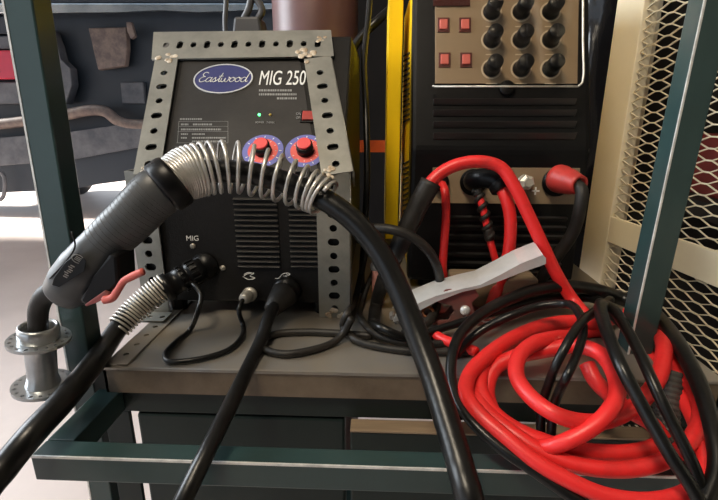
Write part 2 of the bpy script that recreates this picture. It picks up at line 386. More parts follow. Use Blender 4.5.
# badge
def ell(cx, cy, rx, ry, n=40): return [(cx+rx*math.cos(2*math.pi*i/n), cy+ry*math.sin(2*math.pi*i/n)) for i in range(n)]
c = FU(223.5, 79.5); rx = (FU(253,79.5)-FU(194,79.5)).length/2; ry = (FU(223,65)-FU(223,94)).length/2
frb = (c, UU, VU, UPN)
bm = curve_plate(ell(0,0,rx,ry), [], .001, (c+UPN*.001, UU, VU, UPN)); bad = obj('badge', bm, M_blue, mig, label='blue oval badge')
bm = curve_plate(ell(0,0,rx,ry), [ell(0,0,rx*.955,ry*.93)], .0016, (c+UPN*.0012, UU, VU, UPN)); obj('badge_rim', bm, M_chrome, bad)
LET = {'E':(1.15,[[(1.1,1.9),(.6,2.1),(.2,1.7),(.5,1.25),(.85,1.15),(.3,1.0),(.0,.5),(.3,.02),(.8,.08),(1.2,.35)]]),
'a':(1.2,[[(.9,.85),(.5,1),(.1,.6),(.15,.1),(.5,.0),(.85,.4),(.98,.95),(.92,.2),(1.05,.0),(1.25,.2)]]),
's':(.8,[[(-.05,.2),(.42,1.0),(.45,.65),(.62,.3),(.4,0),(.1,.08)],[(.4,0),(.82,.2)]]),
't':(.75,[[(0,.2),(.45,1.1),(.55,1.9),(.38,.3),(.5,0),(.8,.25)],[(.1,1.2),(.85,1.25)]]),
'w':(1.5,[[(0,.85),(.12,.1),(.42,.0),(.68,.8),(.74,.1),(1.05,0),(1.35,.6),(1.25,1.0),(1.55,.8)]]),
'o':(1.0,[[(.5,1),(.1,.7),(.1,.2),(.45,0),(.82,.3),(.8,.75),(.5,1),(.7,.75),(1.05,.8)]]),
'd':(1.2,[[(.85,.85),(.45,1),(.1,.6),(.15,.1),(.5,0),(.85,.5),(1.1,2.0),(.92,.3),(1.05,0),(1.3,.2)]])}
bm = NB(); x = 0; W_ = sum(LET[ch][0] for ch in 'Eastwood'); sc = rx*1.62/W_
for ch in 'Eastwood':
    for pl in LET[ch][1]:
        pts = [c+UU*((x+a+.22*b_-W_/2)*sc)+VU*((b_*1.15-.85)*sc)+UPN*.0019 for a, b_ in pl]
        tube(bm, catmull(pts, 4), .00052, 6, flat=(UPN,.5))
    x += LET[ch][0]
obj('badge_lettering', bm, M_white, bad)
def txt(name, s, l, r, fn, U_, V_, W_, parent, hpx=None, m=M_white, bold=0):
    a = fn(*l); b = fn(*r); bm = text_bm(s, (a, (b-a).normalized(), V_, W_), (b-a).length, hpx, bold)
    return obj(name, bm, m, parent)
hh = (FU(260,71)-FU(260,85)).length
txt('lettering', 'MIG 250', (259,85.5), (305,85.5), FU, UU, VU, UPN, mig, hh*1.0, M_white, 0)
hs_ = (FU(260,90)-FU(260,92.6)).length
def smudge(rows, sd):
    rnd = random.Random(sd); bm = NB()
    for x0, x1, y, hpx in rows:
        x = x0
        while x < x1-.6:
            w_ = min(rnd.uniform(.8, 2.2), x1-x); a_ = FU(x, y, .0012); b__ = FU(x+w_, y, .0012); u_ = FU(x, y-hpx, .0012)-a_
            obox(bm, a_, b__-a_, u_, UPN*.0003); x += w_+rnd.uniform(.35, .7)
    return obj('small_print', bm, M_greyp, mig, label='illegible small grey print')
smudge([(259,292,91.5,2.0),(259,297,95.5,2.0),(277,297,99.5,2.0)], 5)
# data table print
bm = NB()
def lineU(bm, x0, y0, x1, y1, w=.0004):
    a, b = FU(x0,y0,.0012), FU(x1,y1,.0012); d = (b-a).normalized(); s = d.cross(UPN)*w
    obox(bm, a-s/2, b-a, s, UPN*.0003)
for y in (121.5, 126.5, 131.5, 143): lineU(bm, 179-(y-120)*.1, y, 228, y)
for x_ in (179, 228): lineU(bm, x_, 121.5, x_-(1.5 if x_<200 else 0), 143)
obj('data_table_lines', bm, M_greyp, mig)
smudge([(180,202,120.0,1.6),(181,189,125.4,1.7),(193,212,125.4,1.7),(181,221,130.4,1.7),(181,188,135,1.5),(192,205,135,1.5),(181,188,138.7,1.5),(192,226,138.7,1.5),(192,226,142.2,1.5)], 6)
# indicator lights
for px, m_, nm, lb in ((259.5, M_gled, 'POWER', 'lit green indicator light'), (270.5, M_yled, 'THERMAL', 'unlit amber indicator light')):
    a = FU(px,115.5); bm = NB(); lathe(bm, a, UPN, [(0,.0017),(.002,.0017),(.0032,.0008)], 14); obj('indicator_light', bm, m_, mig, True, lb)
    txt('small_lettering', nm, (px-4,124), (px+4.5,124), FU, UU, VU, UPN, mig, hs_*.7, M_greyp)
# dials and knobs
for cx, cy in ((263,151),(305.5,151)):
    c = FU(cx, cy); R = (FU(cx+20.5,cy)-FU(cx-20.5,cy)).length/2
    bm = curve_plate(ell(0,0,R,R), [ell(0,0,R*.74,R*.74)], .0004, (c+UPN*.0006, UU, VU, UPN))
    dial = obj('dial_ring', bm, M_dblue, mig, label='blue printed dial ring')
    bm = curve_plate(ell(0,0,R*.74,R*.74), [], .0004, (c+UPN*.0006, UU, VU, UPN)); obj('dial_face', bm, M_dred, dial, label='red printed dial face')
    bm = NB()
    for k in range(11):
        a = math.radians(-60+k*30); e = UU*math.sin(a)+VU*math.cos(a); s = e.cross(UPN)
        obox(bm, c+e*R*.80-s*.0005+UPN*.0009, e*R*.11, s*.001, UPN*.0002)
        obox(bm, c+e*R*.60-s*.0003+UPN*.0009, e*R*.08, s*.0006, UPN*.0002)
    obj('dial_marks', bm, M_white, dial)
    bm = NB(); lathe(bm, c+UPN*.001, UPN, [(0,R*.42),(.011,R*.40),(.0112,R*.36)], 28); kn = obj('knob', bm, M_blk, mig, True, 'black knob with a red cap')
    bm = NB(); lathe(bm, c+UPN*.0112, UPN, [(0,R*.34),(.003,R*.34),(.0036,R*.31)], 28); obj('knob_cap', bm, M_knobr, kn, False, 'red cap')
# rocker switch
a = FU(303.5,112); b = FU(314,123); ctr = (a+b)/2
bm = NB(); cbox(bm, ctr+UPN*.001, (UU,VU,UPN), .020, .019, .003, .0006); sw = obj('rocker_switch', bm, M_blk, mig)
bm = NB(); cbox(bm, ctr+UPN*.003, (UU,VU,UPN), .015, .014, .003, .0006); obj('rocker', bm, M_redd, sw, label='red rocker')
txt('small_lettering', 'ON', (296,115.5), (301,115.5), FU, UU, VU, UPN, mig, hs_*.9, M_greyp); txt('small_lettering', 'OFF', (296,119.5), (301,119.5), FU, UU, VU, UPN, mig, hs_*.9, M_greyp)
# louvers
for x0, x1 in ((233,277),(288,322)):
    bm = NB(); bmd = NB()
    a = FM(x0,196); b = FM(x1,196); z1 = FM(x0,196).z; z0 = FM(x0,268).z; n = 14
    box(bmd, a.x, b.x, YM-.0006, YM+.0004, z0, z1)
    for i in range(n):
        z = z0+(z1-z0)*(i+.15)/n; hgt = (z1-z0)/n*.62
        hexa(bm, [V3(q) for q in ((a.x,YM-.0005,z),(b.x,YM-.0005,z),(b.x,YM,z),(a.x,YM,z),(a.x,YM-.0045,z+hgt*.55),(b.x,YM-.0045,z+hgt*.55),(b.x,YM,z+hgt),(a.x,YM,z+hgt))], .0006)
    lv = obj('vent_louvers', bm, mat('louver_lit_black', (.022,.020,.019), .4), mig); obj('vent_opening', bmd, M_deep, lv)  # base colour lifted above the case black to give the ridges their highlight
# screws, MIG label
for px, py in ((193,246),(223,268)):
    bm = NB(); lathe(bm, FM(px,py), V3((0,-1,0)), [(0,.0036),(.0012,.0036),(.0022,.0022),(.0024,.001)], 16); obj('screw', bm, mat('dull_screw',(.30,.28,.24),.4,.5), mig)
fy = lambda px, py: FM(px, py, .0004)
txt('lettering', 'MIG', (187,240.5), (199,240.5), fy, AX[0], AX[2], V3((0,-1,0)), mig, (FM(190,235)-FM(190,240)).length)
# pictograms
bm = NB()
def strokeM(pl, r=.0005):
    tube(bm, catmull([FM(x, y, .0006) for x, y in pl], 4), r, 6)
strokeM([(243,277),(247,274),(254,273)]); strokeM([(254,273.5),(250,276),(255,278),(249,279.5),(244,277.5)]); strokeM([(244,274.5),(248,272.5),(252,273)])
obj('pictogram', bm, M_white, mig); bm = NB()
strokeM([(275,278.5),(279,278),(282,274.5),(287,273),(290,274),(287,276),(283,276)]); strokeM([(286,273.5),(289,275.5)])
obj('pictogram', bm, M_white, mig)
for x in (mx0+.02, mx1-.04):
    for y in (.55, .92):
        bm = NB(); lathe(bm, V3((x+.01,y,TT+.0002)), AX[2], [(0,.011),(.013,.012),(.0165,.012)], 16); obj('foot', bm, M_blk, mig)
# small socket
c1 = FM(250,294); bm = NB(); lathe(bm, c1, V3((0,-1,0)), [(0,.0095),(.003,.0095),(.0032,.0075),(.009,.0075),(.0095,.006)], 20); obj('control_socket', bm, M_spring2, mig, True, 'small brass coloured round socket')
c2 = FM(287,290); bm = NB(); lathe(bm, c2, V3((0,-1,0)), [(0,.0185),(.004,.0185),(.005,.017),(.009,.017)], 24); obj('earth_socket', bm, M_blk, mig, True)
c3 = FM(205,266); bm = NB(); lathe(bm, c3, V3((0,-1,0)), [(0,.0175),(.004,.0175),(.005,.015),(.008,.015)], 24); obj('torch_socket', bm, M_blk, mig, True)
# ================================================================== torch (gun, spring, cable, plug)
gun = thing('welding_torch', 'black pistol-grip welding torch with a red trigger and steel spring, hooked in the steel hub', 'welding torch', (PY(100,240,.37).x, .37, TT+.05))
YG = .375
gpts = [PY(176,181,.400), PY(157,193,.392), PY(131,219,.383), PY(103,246,.377), PY(86,268,.374), PY(72,284,.373), PY(63,293,.373)]
def ppx(w, p): return w/F*((p-CAM).dot(ROT @ V3((0,0,-1))))
gr = [ppx(r, p) for r, p in zip((23,25,23.5,22,25.5,24,20), gpts)]
vd = (ray(100,240)).normalized()
bm = NB(); tube(bm, catmull(gpts, 8), gr, 28, flat=(vd,.80)); h = obj('handle', bm, M_handle, gun, True)
# grip ribs
cp = catmull(gpts, 8); bm = NB()
T, N, B = frames(cp)
for i in range(9, 24, 1):
    t = i/(len(cp)-1)*(len(gr)-1); k = int(t); r = gr[k]+(gr[k+1]-gr[k])*(t-k)
    ring = []
    for s in range(14):
        ang = s/13*math.pi*.9+.2
        base = (-vd*math.sin(ang)+vd.cross(T[i])*math.cos(ang)); base -= T[i]*base.dot(T[i]); base.normalize(); off = base*(r+.0001)
        off -= vd*off.dot(vd)*.2; ring.append(cp[i]+off)
    tube(bm, ring, .0002, 6)
obj('grip_ribs', bm, M_handle, h, True)
# collar
ct = (gpts[0]-gpts[1]).normalized(); cdir = (PY(180,176,.405)-PY(160,190,.395)).normalized()
bm = NB(); c = PY(170,184,.398); R = ppx(27, c)
lathe(bm, c-cdir*.010, cdir, [(0,R*.9),(.003,R),(.014,R*1.02),(.017,R*.98),(.017,R*.78),(.008,R*.75)], 32); obj('rear_collar', bm, M_blk, gun, True)
# front shell seam and tail piece
bm = NB(); tube(bm, catmull([p-vd*.0195 for p in (PY(73,232,.372),PY(76,246,.372),PY(66,262,.372),PY(52,277,.372))], 6), .0007, 6); obj('shell_seam', bm, M_deep, h, True)
bm = NB(); outline = [(80,250),(88,257),(86,268),(76,274),(62,283),(55,281),(57,274),(68,259)]
q = [PY(x-1,y+2,.372)-vd*.0228 for x, y in outline]; prism(bm, [a for a in q], vd*.002, .0004); sh = obj('handle_badge', bm, M_blk, h, label='dark shield-shaped maker plate')
c = PY(79,258,.372)-vd*.0233; Ux = (PY(84,250,.372)-PY(60,282,.372)).normalized(); Uy = Ux.cross(vd).normalized()
bm = curve_plate(ell(0,0,.0042,.0052), [ell(0,0,.0034,.0044)], .0008, (c, Ux, Uy, vd))
b2 = NB(); 
for k in range(7): cbox(b2, c-Ux*(.0085+.0021*k)+Uy*(.0008*math.sin(k*2)), (Ux,Uy,vd), .0011, .0034, .0006)
for k in range(3): cbox(b2, c+Ux*(.0016-.0015*k), (Ux,Uy,vd), .0008, .005, .0006)
merge(bm, b2); obj('badge_marks', bm, M_greyp, sh)
# trigger housing + trigger
bm = NB(); q = [PY(x,y,.355) for x, y in ((108,254),(117,256),(119,284),(112,292),(106,296),(84,306),(78,300),(96,280))]; prism(bm, q, V3((0,.030,0)), .003); obj('trigger_housing', bm, M_blk, gun)
bm = NB(); q = [PY(x,y,.352) for x, y in ((84,305),(104,291),(109,294),(107,298),(96,303),(86,307))]; prism(bm, q, V3((0,.022,0)), .001); obj('trigger_insert', bm, M_claret, gun, label='red trigger insert')
bm = NB(); tube(bm, catmull([PY(104,300,.350),PY(112,298,.350),PY(118,290,.350),PY(124,281,.350),PY(132,276.5,.350),PY(143,271.5,.350)], 6), [.0035,.0035,.003,.003,.0034,.0032], 12, flat=(V3((0,1,0)),1.0)); obj('trigger', bm, mat('trigger_red',(.55,.11,.09),.4), gun, True, 'red curved trigger')
# neck
neck = [PY(70,287,.373), PY(56,290,.373), PY(45,296,.373), PY(39,308,.374), PY(38,322,.375), PY(39,345,.377), PY(40,365,.379)]
bm = NB(); tube(bm, catmull(neck, 6), [.0105,.0095,.0088,.0085,.0083,.008,.008], 18); obj('neck', bm, M_rubd, gun, True)
# strain spring
sp = catmull([PY(168,183,.402), PY(186,174,.415), PY(205,169,.425), PY(232,167,.435), PY(262,173,.44), PY(292,183,.44), PY(316,193,.436), PY(328,201,.432)], 10)
sr = [ppx(r, sp[int(k*(len(sp)-1)/7)]) for k, r in enumerate((20,25,25.5,25,24,22,20,19))]
n_ = len(sp)-1
def frac_at_px(px):
    best = 0; bd = 1e9
    for i in range(n_*4+1):
        t = i/4; j = min(int(t), n_-1); p = sp[j].lerp(sp[j+1], t-j); c_ = ROT.transposed() @ (p-CAM); x = 359+F*c_.x/-c_.z
        if abs(x-px) < bd: bd = abs(x-px); best = t/n_
    return best
tf = [frac_at_px(x) for x in (170,172.5,175,177.5,180,182.5,185,188,191,195,200,206,214,226,239,252,265,278,291,303,311,316,320.5,325)]
bm = NB(); tube(bm, helix(sp, sr, tf, 22), .0019, 8); obj('strain_spring', bm, M_spring, gun, True, 'bright open steel coil spring')
# main cable: runs in the spring, over the front, below the frame and back to the plug
ca = [PY(176,180,.409), PY(205,172,.422), PY(240,172,.432), PY(275,179,.438), PY(305,190,.438), PY(330,203,.432), PY(355,222,.425), PY(378,250,.415), PY(398,288,.40), PY(415,330,.38), PY(432,375,.352), PY(448,425,.318), PY(460,465,.292), PY(471,505,.27)]
cb = [V3((.10,.245,.68)), V3((.06,.20,.50)), V3((-.05,.17,.42)), V3((-.20,.18,.52)), V3((-.27,.20,.70))]
cc = [PY(-22,505,.262), PY(5,467,.285), PY(32,434,.305), PY(62,402,.338), PY(90,368,.385), PY(106,346,.43), PY(120,326,.462), PY(140,306,.482), PY(160,290,.497)]
bm = NB(); tube(bm, catmull(ca+cb+cc, 8), .0108, 18); obj('torch_cable', bm, M_rub, gun, True)
# plug end spring + plug body
s2 = catmull([PY(118,328,.459), PY(134,311,.477), PY(150,297,.490), PY(166,285,.501)], 10)
bm = NB(); tube(bm, helix(s2, [.0130,.0140,.0145,.0145], [i/17 for i in range(18)], 18), .0013, 8); obj('plug_spring', bm, M_spring2, gun, True, 'dull steel spring by the machine')
pa = PY(162,290,.497); pb = V3((c3.x, YM-.006, c3.z)); ax = (pb-pa); Lp = ax.length
bm = NB(); lathe(bm, pa, ax, [(0,.0145),(.004,.017),(.010,.0172),(.0105,.0145),(.02,.0145),(.0205,.0152),(Lp*.55,.0155),(Lp*.56,.014),(Lp*.62,.014),(Lp*.63,.0152),(Lp*.86,.015),(Lp*.88,.014),(Lp-.001,.014)], 28); pl = obj('machine_plug', bm, M_blk, gun, True)
bm = NB(); axn = ax.normalized(); nn = axn.orthogonal().normalized(); bb = axn.cross(nn)
for k in range(14):
    a = 2*math.pi*k/14; e = nn*math.cos(a)+bb*math.sin(a); s = axn.cross(e)
    for d0, d1 in ((.024, Lp*.52), (Lp*.66, Lp*.84)): obox(bm, pa+axn*d0+e*.0142-s*.0017, axn*(d1-d0), s*.0034, e*.0028, .0005)
obj('plug_ribs', bm, M_blk, pl)
# thin trigger lead
tl_ = [PY(186,281,.512), PY(194,285,.500), PY(201,295,.49), PY(199,308,.478)] + [PZ(x,y,TT+.0035) for x, y in ((190,330),(176,342),(166,353),(168,361),(186,361),(208,357),(228,350),(241,338),(243,325))] + [PY(239,312,.50), PY(241,303,.508), PY(246,297,.518), PY(249,294.5,.525)]
bm = NB(); tube(bm, catmull(tl_, 8), .0030, 10); ld = obj('trigger_lead', bm, M_rub, gun, True)
bm = NB(); a = PY(243,299,.511); d = V3((c1.x,YM-.004,c1.z))-a; lathe(bm, a, d, [(0,.004),(.002,.0062),(.008,.0066),(.009,.0078),(.016,.0078),(.017,.006),(d.length,.006)], 18); obj('lead_plug', bm, M_spring2, ld, True, 'small metal plug')
# ================================================================== torch holder hub
ha = PY(38,325,.377); hbm = PY(50,390,.385); ax = (hbm-ha).normalized(); L = (hbm-ha).length
ax = V3((ax.x*1.0, 0, ax.z)).normalized(); hub = thing('wheel_hub', 'bare metal bicycle wheel hub with drilled flanges, fixed to the left post as a holder', 'hub', ha+ax*L)
R = ppx(18.5, ha); r0 = ppx(20, ha)
def lathe_open(bm, p, axis, prof, seg=36):
    axis = axis.normalized(); n = axis.orthogonal().normalized(); b = axis.cross(n); rings = []
    for d, r in prof: rings.append([bm.verts.new(p+axis*d+(n*math.cos(2*math.pi*s/seg)+b*math.sin(2*math.pi*s/seg))*r) for s in range(seg)])
    for i in range(len(rings)):
        A = rings[i]; B_ = rings[(i+1)%len(rings)]
        for s in range(seg): bm.faces.new((A[s], A[(s+1)%seg], B_[(s+1)%seg], B_[s]))
k = L/.085
bm = NB(); lathe_open(bm, ha, ax, [(0,R*.86),(.001,R*.96),(.004,R*1.0),(.012,R*1.0),(.016,R*.9),(.020,R*.80),(.028,R*.76),(L-.022,R*.74),(L-.014,R*.85),(L-.008,R*.95),(L-.003,R*.80),(L,R*.62),(L,R*.5),(.02,R*.62),(.003,R*.80)])
obj('hub_shell', bm, M_alu, hub, True)
n = V3((1,0,0)); n = (n-ax*n.dot(ax)).normalized(); b = ax.cross(n)
for d_, rr in ((.015,1.52),(L-.012,1.52)):
    hs = [[(R*(rr-.22)*math.cos(2*math.pi*i/18)+.0017*math.cos(q*math.pi/4), R*(rr-.22)*math.sin(2*math.pi*i/18)+.0017*math.sin(q*math.pi/4)) for q in range(8)] for i in range(18)]
    bm = curve_plate(ell(0,0,R*rr,R*rr,48), hs+[ell(0,0,R*.8,R*.8)], .003, (ha+ax*d_, n, b, ax)); obj('drilled_flange', bm, M_alu, hub)
# ================================================================== earth lead of the black welder
el = thing('earth_cable', 'black cable with flared rubber boot plugged into the smaller welder, hanging over the bar', 'cable', PZ(272,335,TT))
a = PY(271,311,.494); b = V3((c2.x, YM-.010, c2.z)); d = b-a
bm = NB(); lathe(bm, a, d, [(0,.0082),(.0015,.0098),(d.length*.35,.0125),(d.length*.7,.0155),(d.length*.92,.0172),(d.length,.016)], 26); obj('rubber_boot', bm, M_rubd, el, True)
pts = [PY(276,303,.503), PY(268,319,.476), PY(262,338,.45), PY(252,360,.417), PY(240,385,.375), PY(224,418,.335), PY(208,450,.304), PY(194,478,.285), PY(180,508,.27), PY(168,545,.262), PY(150,620,.26)]
bm = NB(); tube(bm, catmull(pts, 8), .0072, 16); obj('cable_run', bm, M_rub, el, True)
# ================================================================== second machine
YT = .634
tig = thing('welding_machine', 'larger black and yellow welder with nine black knobs under a clear cover', 'welder', (PY(500,285,YT).x, .85, TT), 'welding machines on the cart')
txl = PY(412,130,YT).x; txr = PY(594,130,YT).x
zb = PY(500,150,YT).z; tpt = PY(500,0,.70)
TV = V3((0, .70-YT, tpt.z-zb)).normalized(); TN = V3((0,-TV.z,TV.y)); TP0 = V3((0,YT,zb)); TL = .24
tt_ = TP0+TV*TL
BZ = TT+.012
prof = [(YT, BZ), (YT, zb), (tt_.y, tt_.z), (tt_.y+.01, tt_.z+.002), (.665, .98), (.665, BZ)]
bm = NB(); prism(bm, [V3((txl, y, z)) for y, z in prof], V3((txr-txl,0,0)), .006); obj('front_bezel', bm, M_blk, tig)
bm = NB(); prism(bm, [V3((txl+.003,y,z)) for y, z in ((.666,BZ),(.666,.98),(tt_.y+.012,tt_.z+.002),(1.0,tt_.z+.002),(1.0,BZ))], V3((txr-txl-.006,0,0)), .002); side = obj('yellow_case', bm, M_yel, tig, label='yellow sheet metal case')
xe = PY(386,100,.86).x
bm = NB(); box(bm, PY(387,100,.82).x, PY(401,100,.82).x, .82, .985, BZ+.012, tt_.z+.006, .002); obj('side_cover', bm, M_yel, tig, label='raised yellow side cover')
bm = NB()
for (ya, yb) in ((57,128),(165,238)):
    n = 14
    for i in range(n):
        y = ya+(yb-ya)*i/n
        a = PP(403.5, y, V3((txl+.0026,0,0)), AX[0]); bq = PP(409.5, y-3, V3((txl+.0026,0,0)), AX[0])
        d = bq-a; obox(bm, V3((txl+.0012,a.y,a.z)), V3((0,d.y,d.z)), V3((0,0,.0028)), V3((.0026,0,0)))
obj('side_vents', bm, M_deep, side)
def TU(px, py, off=.0): return PP(px, py, TP0+TN*off, TN)
# control panel
bm = NB(); pts = [TU(435,-40,.001),TU(579,-40,.001),TU(577,84,.001),TU(435,84,.001)]; prism(bm, pts, TN*.0015, .0005); cpn = obj('control_panel', bm, M_tan, tig, label='tan control panel')
bm = NB(); q = [TU(434,-40,.034),TU(580,-40,.034),TU(578,86,.034),TU(434,86,.034)]
prism(bm, q, TN*.001); obj('clear_cover', bm, M_clear, tig, label='hinged clear plastic cover')
bm = NB(); tube(bm, [TU(433,86,.012), TU(434,86,.034)], .0012, 8); tube(bm, [TU(434,86.5,.034), TU(578,86.5,.034)], .0012, 8); tube(bm, catmull([TU(578,86.5,.034), TU(582.5,82,.034), TU(583,40,.034), TU(583,-40,.034)],4), .0014, 8); obj('cover_rim', bm, M_spring2, tig, True)
bm = NB(); q0 = TU(507,88,.003); lathe(bm, q0, TN, [(0,.010),(.002,.010),(.003,.008)], 20); obj('cover_latch', bm, M_blk, tig, True)
for px, py in [(x, y) for y in (-15,12,40,69) for x in (491.5,521,550.5)]:
    if py == -15: px += -1
    c = TU(px, py, .0025); bm = NB()
    lathe(bm, c, TN, [(0,.0112),(.002,.0112),(.003,.0102),(.012,.0100),(.025,.0096),(.026,.0088)], 20)
    cbox(bm, c+TN*.0262, (UU,TV,TN), .0016, .0150, .0012, .0003); kn = obj('knob', bm, M_blk, tig, True, 'black control knob')
    bm = curve_plate(ell(0,0,.0138,.0138), [ell(0,0,.0118,.0118)], .0004, (c+TN*.0002, UU, TV, TN)); obj('knob_scale', bm, mat('scale_print',(.55,.47,.35),.5), kn)
    bm = NB(); cbox(bm, TU(px, py+14.5, .0029), (UU,TV,TN), .015, .0013, .0003); obj('knob_caption', bm, mat('scale_print',(.55,.47,.35),.5), kn) if py>-15 else bm.free()
for px, py in ((443.5,25),(465,25),(444.5,60),(466,60)):
    c = TU(px, py, .003); bm = NB(); cbox(bm, c, (UU,TV,TN), .0160, .0200, .002, .0005); bt = obj('push_button', bm, mat('dark_red_frame',(.085,.012,.010),.4), tig, label='square red push button')
    bm = NB(); cbox(bm, c+TN*.0018, (UU,TV,TN), .0105, .0135, .003, .0008); obj('button_face', bm, mat('button_red',(.62,.13,.11),.45), bt)
bm = NB(); q = [TU(433,-22,.003),TU(470,-22,.003),TU(470,6.5,.003),TU(433,6.5,.003)]; prism(bm, q, TN*.0015, .0004); obj('display_window', bm, mat('display_dark',(.05,.012,.010),.2), tig)
# upper louvers
bm = NB()
for y in (102,113,124.5,136):
    a = TU(433,y); b = TU(575,y)
    hexa(bm, [a-TV*.005, b-TV*.005, b-TV*.005+TN*.001, a-TV*.005+TN*.001, a+TV*.004, b+TV*.004, b+TV*.002+TN*.008, a+TV*.002+TN*.008], .0008)
obj('upper_louvers', bm, mat('louver_lit_black', (.022,.020,.019), .4), tig)
# terminal strip
def TF(px, py, off=0): return PY(px, py, YT-off)
bm = NB(); a = TF(431,203); b = TF(580,168); box(bm, a.x, b.x, YT-.0015, YT, a.z, b.z, .0005); obj('terminal_strip', bm, M_tan, tig, label='tan strip behind the sockets')
bm = NB(); p = TF(535.5,191,.002); cbox(bm, p, AX, .0105, .0006, .0022); cbox(bm, p, AX, .0022, .0006, .0105); obj('plus_sign', bm, M_white, tig, label='white plus sign')
bm = NB(); z1 = TF(500,212).z; z0 = TF(500,284).z; x0 = TF(440,250).x; x1 = TF(562,250).x; n = 8
for i in range(n):
    z = z0+(z1-z0)*i/n; hg = (z1-z0)/n
    hexa(bm, [V3(q) for q in ((x0,YT-.001,z),(x1,YT-.001,z),(x1,YT,z),(x0,YT,z),(x0,YT-.007,z+hg*.5),(x1,YT-.007,z+hg*.5),(x1,YT,z+hg*.62),(x0,YT,z+hg*.62))], .0006)
obj('lower_louvers', bm, mat('louver_lit_black', (.022,.020,.019), .4), tig)
for nm, px, r, m_ in (('black_socket',473,.018,M_blk),('gas_outlet',524,.010,M_spring2),('positive_socket',556,.019,M_blk),('negative_socket',440,.012,M_blk)):
    bm = NB(); lathe(bm, TF(px,182,.0015), V3((0,-1,0)), [(0,r),(.004,r),(.005,r*.85),(.010,r*.82),(.011,r*.6)], 24); obj(nm, bm, m_, tig, True)
for x in (txl+.03, txr-.03):
    for y in (.66,.95):
        bm = NB(); lathe(bm, V3((x,y,TT+.0002)), AX[2], [(0,.012),(.012,.013)], 16); obj('foot', bm, M_blk, tig)
# ================================================================== red leads from the machine
def cabl(name, pts, r, m, label, cat='cable', group=None, n=8, seg=14):
    bm = NB(); tube(bm, catmull(pts, n), r, seg); o = obj(name, bm, m, None, True); return tag(o, label, cat, group)
# coil surface
def SZ(Y):
    if Y > .404: return TT+.010
    if Y > .325: return TT+.010-(.404-Y)*.39
    return TT+.010-.079*.39-(.325-Y)*.75
def CP(px, py, l=0):
    d = ray(px, py); t = .15
    while t < 1.2:
        p = CAM+d*t
        if p.z <= SZ(p.y)+l*.0170: return p
        t += .0006
    return CAM+d*t
rt = thing('sleeved_lead', 'red cable arching out of a thick black sleeve, across the larger welder', 'cable', PY(440,170,.56))
r1 = [PY(392,262,.545), PY(402,240,.55), PY(416,210,.555), PY(431,182,.56), PY(451,167,.565), PY(478,161.5,.565), PY(500,167,.562), PY(514,186,.555), PY(528,214,.548), PY(543,246,.54), PY(557,275,.534), PY(572,299,.53), PY(586,316,.505)]
bm = NB(); tube(bm, catmull([r1[0]]+r1[1:], 8), .0077, 14); obj('red_conductor', bm, M_red, rt, True, 'red rubber covered conductor')
bm = NB(); tube(bm, catmull([PZ(374,326,TT+.012), PY(376,305,.56), PY(383,282,.55)]+r1[:4], 8), [.007,.008,.0092,.0105,.012,.0125,.013], 16); obj('black_sleeve', bm, M_rubd, rt, True, 'thick black sleeve')
cabl('red_lead', [PY(442,184,.612), PY(445,192,.598), PY(446,215,.592), PY(444,245,.590), PY(443,268,.592), PY(445,285,.60), PZ(448,300,TT+.006)], .0055, M_red, 'thin red cable hanging straight down at the left of the larger welder')
# elbow torch connector of larger welder with two red leads
tc_ = thing('elbow_connector', 'black elbow plug on the larger welder with thick and thin red cables', 'plug', TF(473,182,.03))
bm = NB(); q = TF(473,182,.013); tube(bm, catmull([q, PY(474,180,.605), PY(482,178,.592), PY(494,180,.585), PY(501,186,.580)], 6), [.0125,.0125,.012,.0125,.012], 20); obj('elbow_body', bm, M_blk, tc_, True)
bm = NB(); a = PY(498,182,.583); b = PY(503,190,.577); lathe(bm, a, b-a, [(0,.0125),(.003,.0142),(.010,.0142),(.012,.012)], 24); obj('elbow_nut', bm, M_blk, tc_, True)
bm = NB(); tube(bm, catmull([PY(500,186,.58), PY(505,196,.572), PY(510,215,.567), PY(510,240,.565), PY(506,265,.565), PY(498,286,.57), PZ(491,307,TT+.012)], 8), .0078, 14); obj('thick_red_lead', bm, M_red, tc_, True)
bm = NB(); thn = catmull([PY(477,190,.588), PY(482,205,.58), PY(486,222,.577), PY(490,240,.575), PY(496,262,.575), PY(501,280,.58), PZ(505,302,TT+.006)], 8); tube(bm, thn, .0046, 12); obj('thin_red_lead', bm, M_red, tc_, True)
bm = NB(); wp = thn[:24]; tube(bm, helix(wp, [.0050,.0050], [i/5 for i in range(6)], 14), .0030, 8); tube(bm, thn[19:25], .0062, 12); tube(bm, thn[0:4], .0062, 12); obj('black_tape', bm, M_rubd, tc_, True, 'black tape wrapped in a spiral')
# chrome fitting
bm = NB(); lathe(bm, TF(524,182,.012), V3((0,-1,.1)), [(0,.008),(.006,.010),(.014,.010),(.016,.006),(.022,.006)], 6); obj('hex_fitting', bm, M_spring2, tig)
# red boot plug + black cable
rp = thing('red_plug', 'red insulated plug with black cable in the socket beside the plus sign', 'plug', TF(566,182,.03))
a = TF(557,178,.012); b = PY(580,185,.582); d = b-a; Ld = d.length
bm = NB(); lathe(bm, a, d, [(0,.0175),(.003,.0185),(.010,.0185),(.012,.0175),(.026,.0160),(Ld-.004,.0125),(Ld,.0120),(Ld,.0085),(Ld-.006,.008)], 26); obj('red_boot', bm, mat('red_boot',(.52,.035,.028),.45,0,(.36,.03,.025),30), rp, True, 'dull red rubber boot')
bm = NB(); tube(bm, catmull([a+d*.8, b+V3((.001,-.004,-.006)), PY(580,208,.572), PY(573,232,.578), PY(560,252,.585), PY(547,270,.59), PZ(533,292,TT+.009)], 8), .0078, 14); obj('black_lead', bm, M_rubd, rp, True)
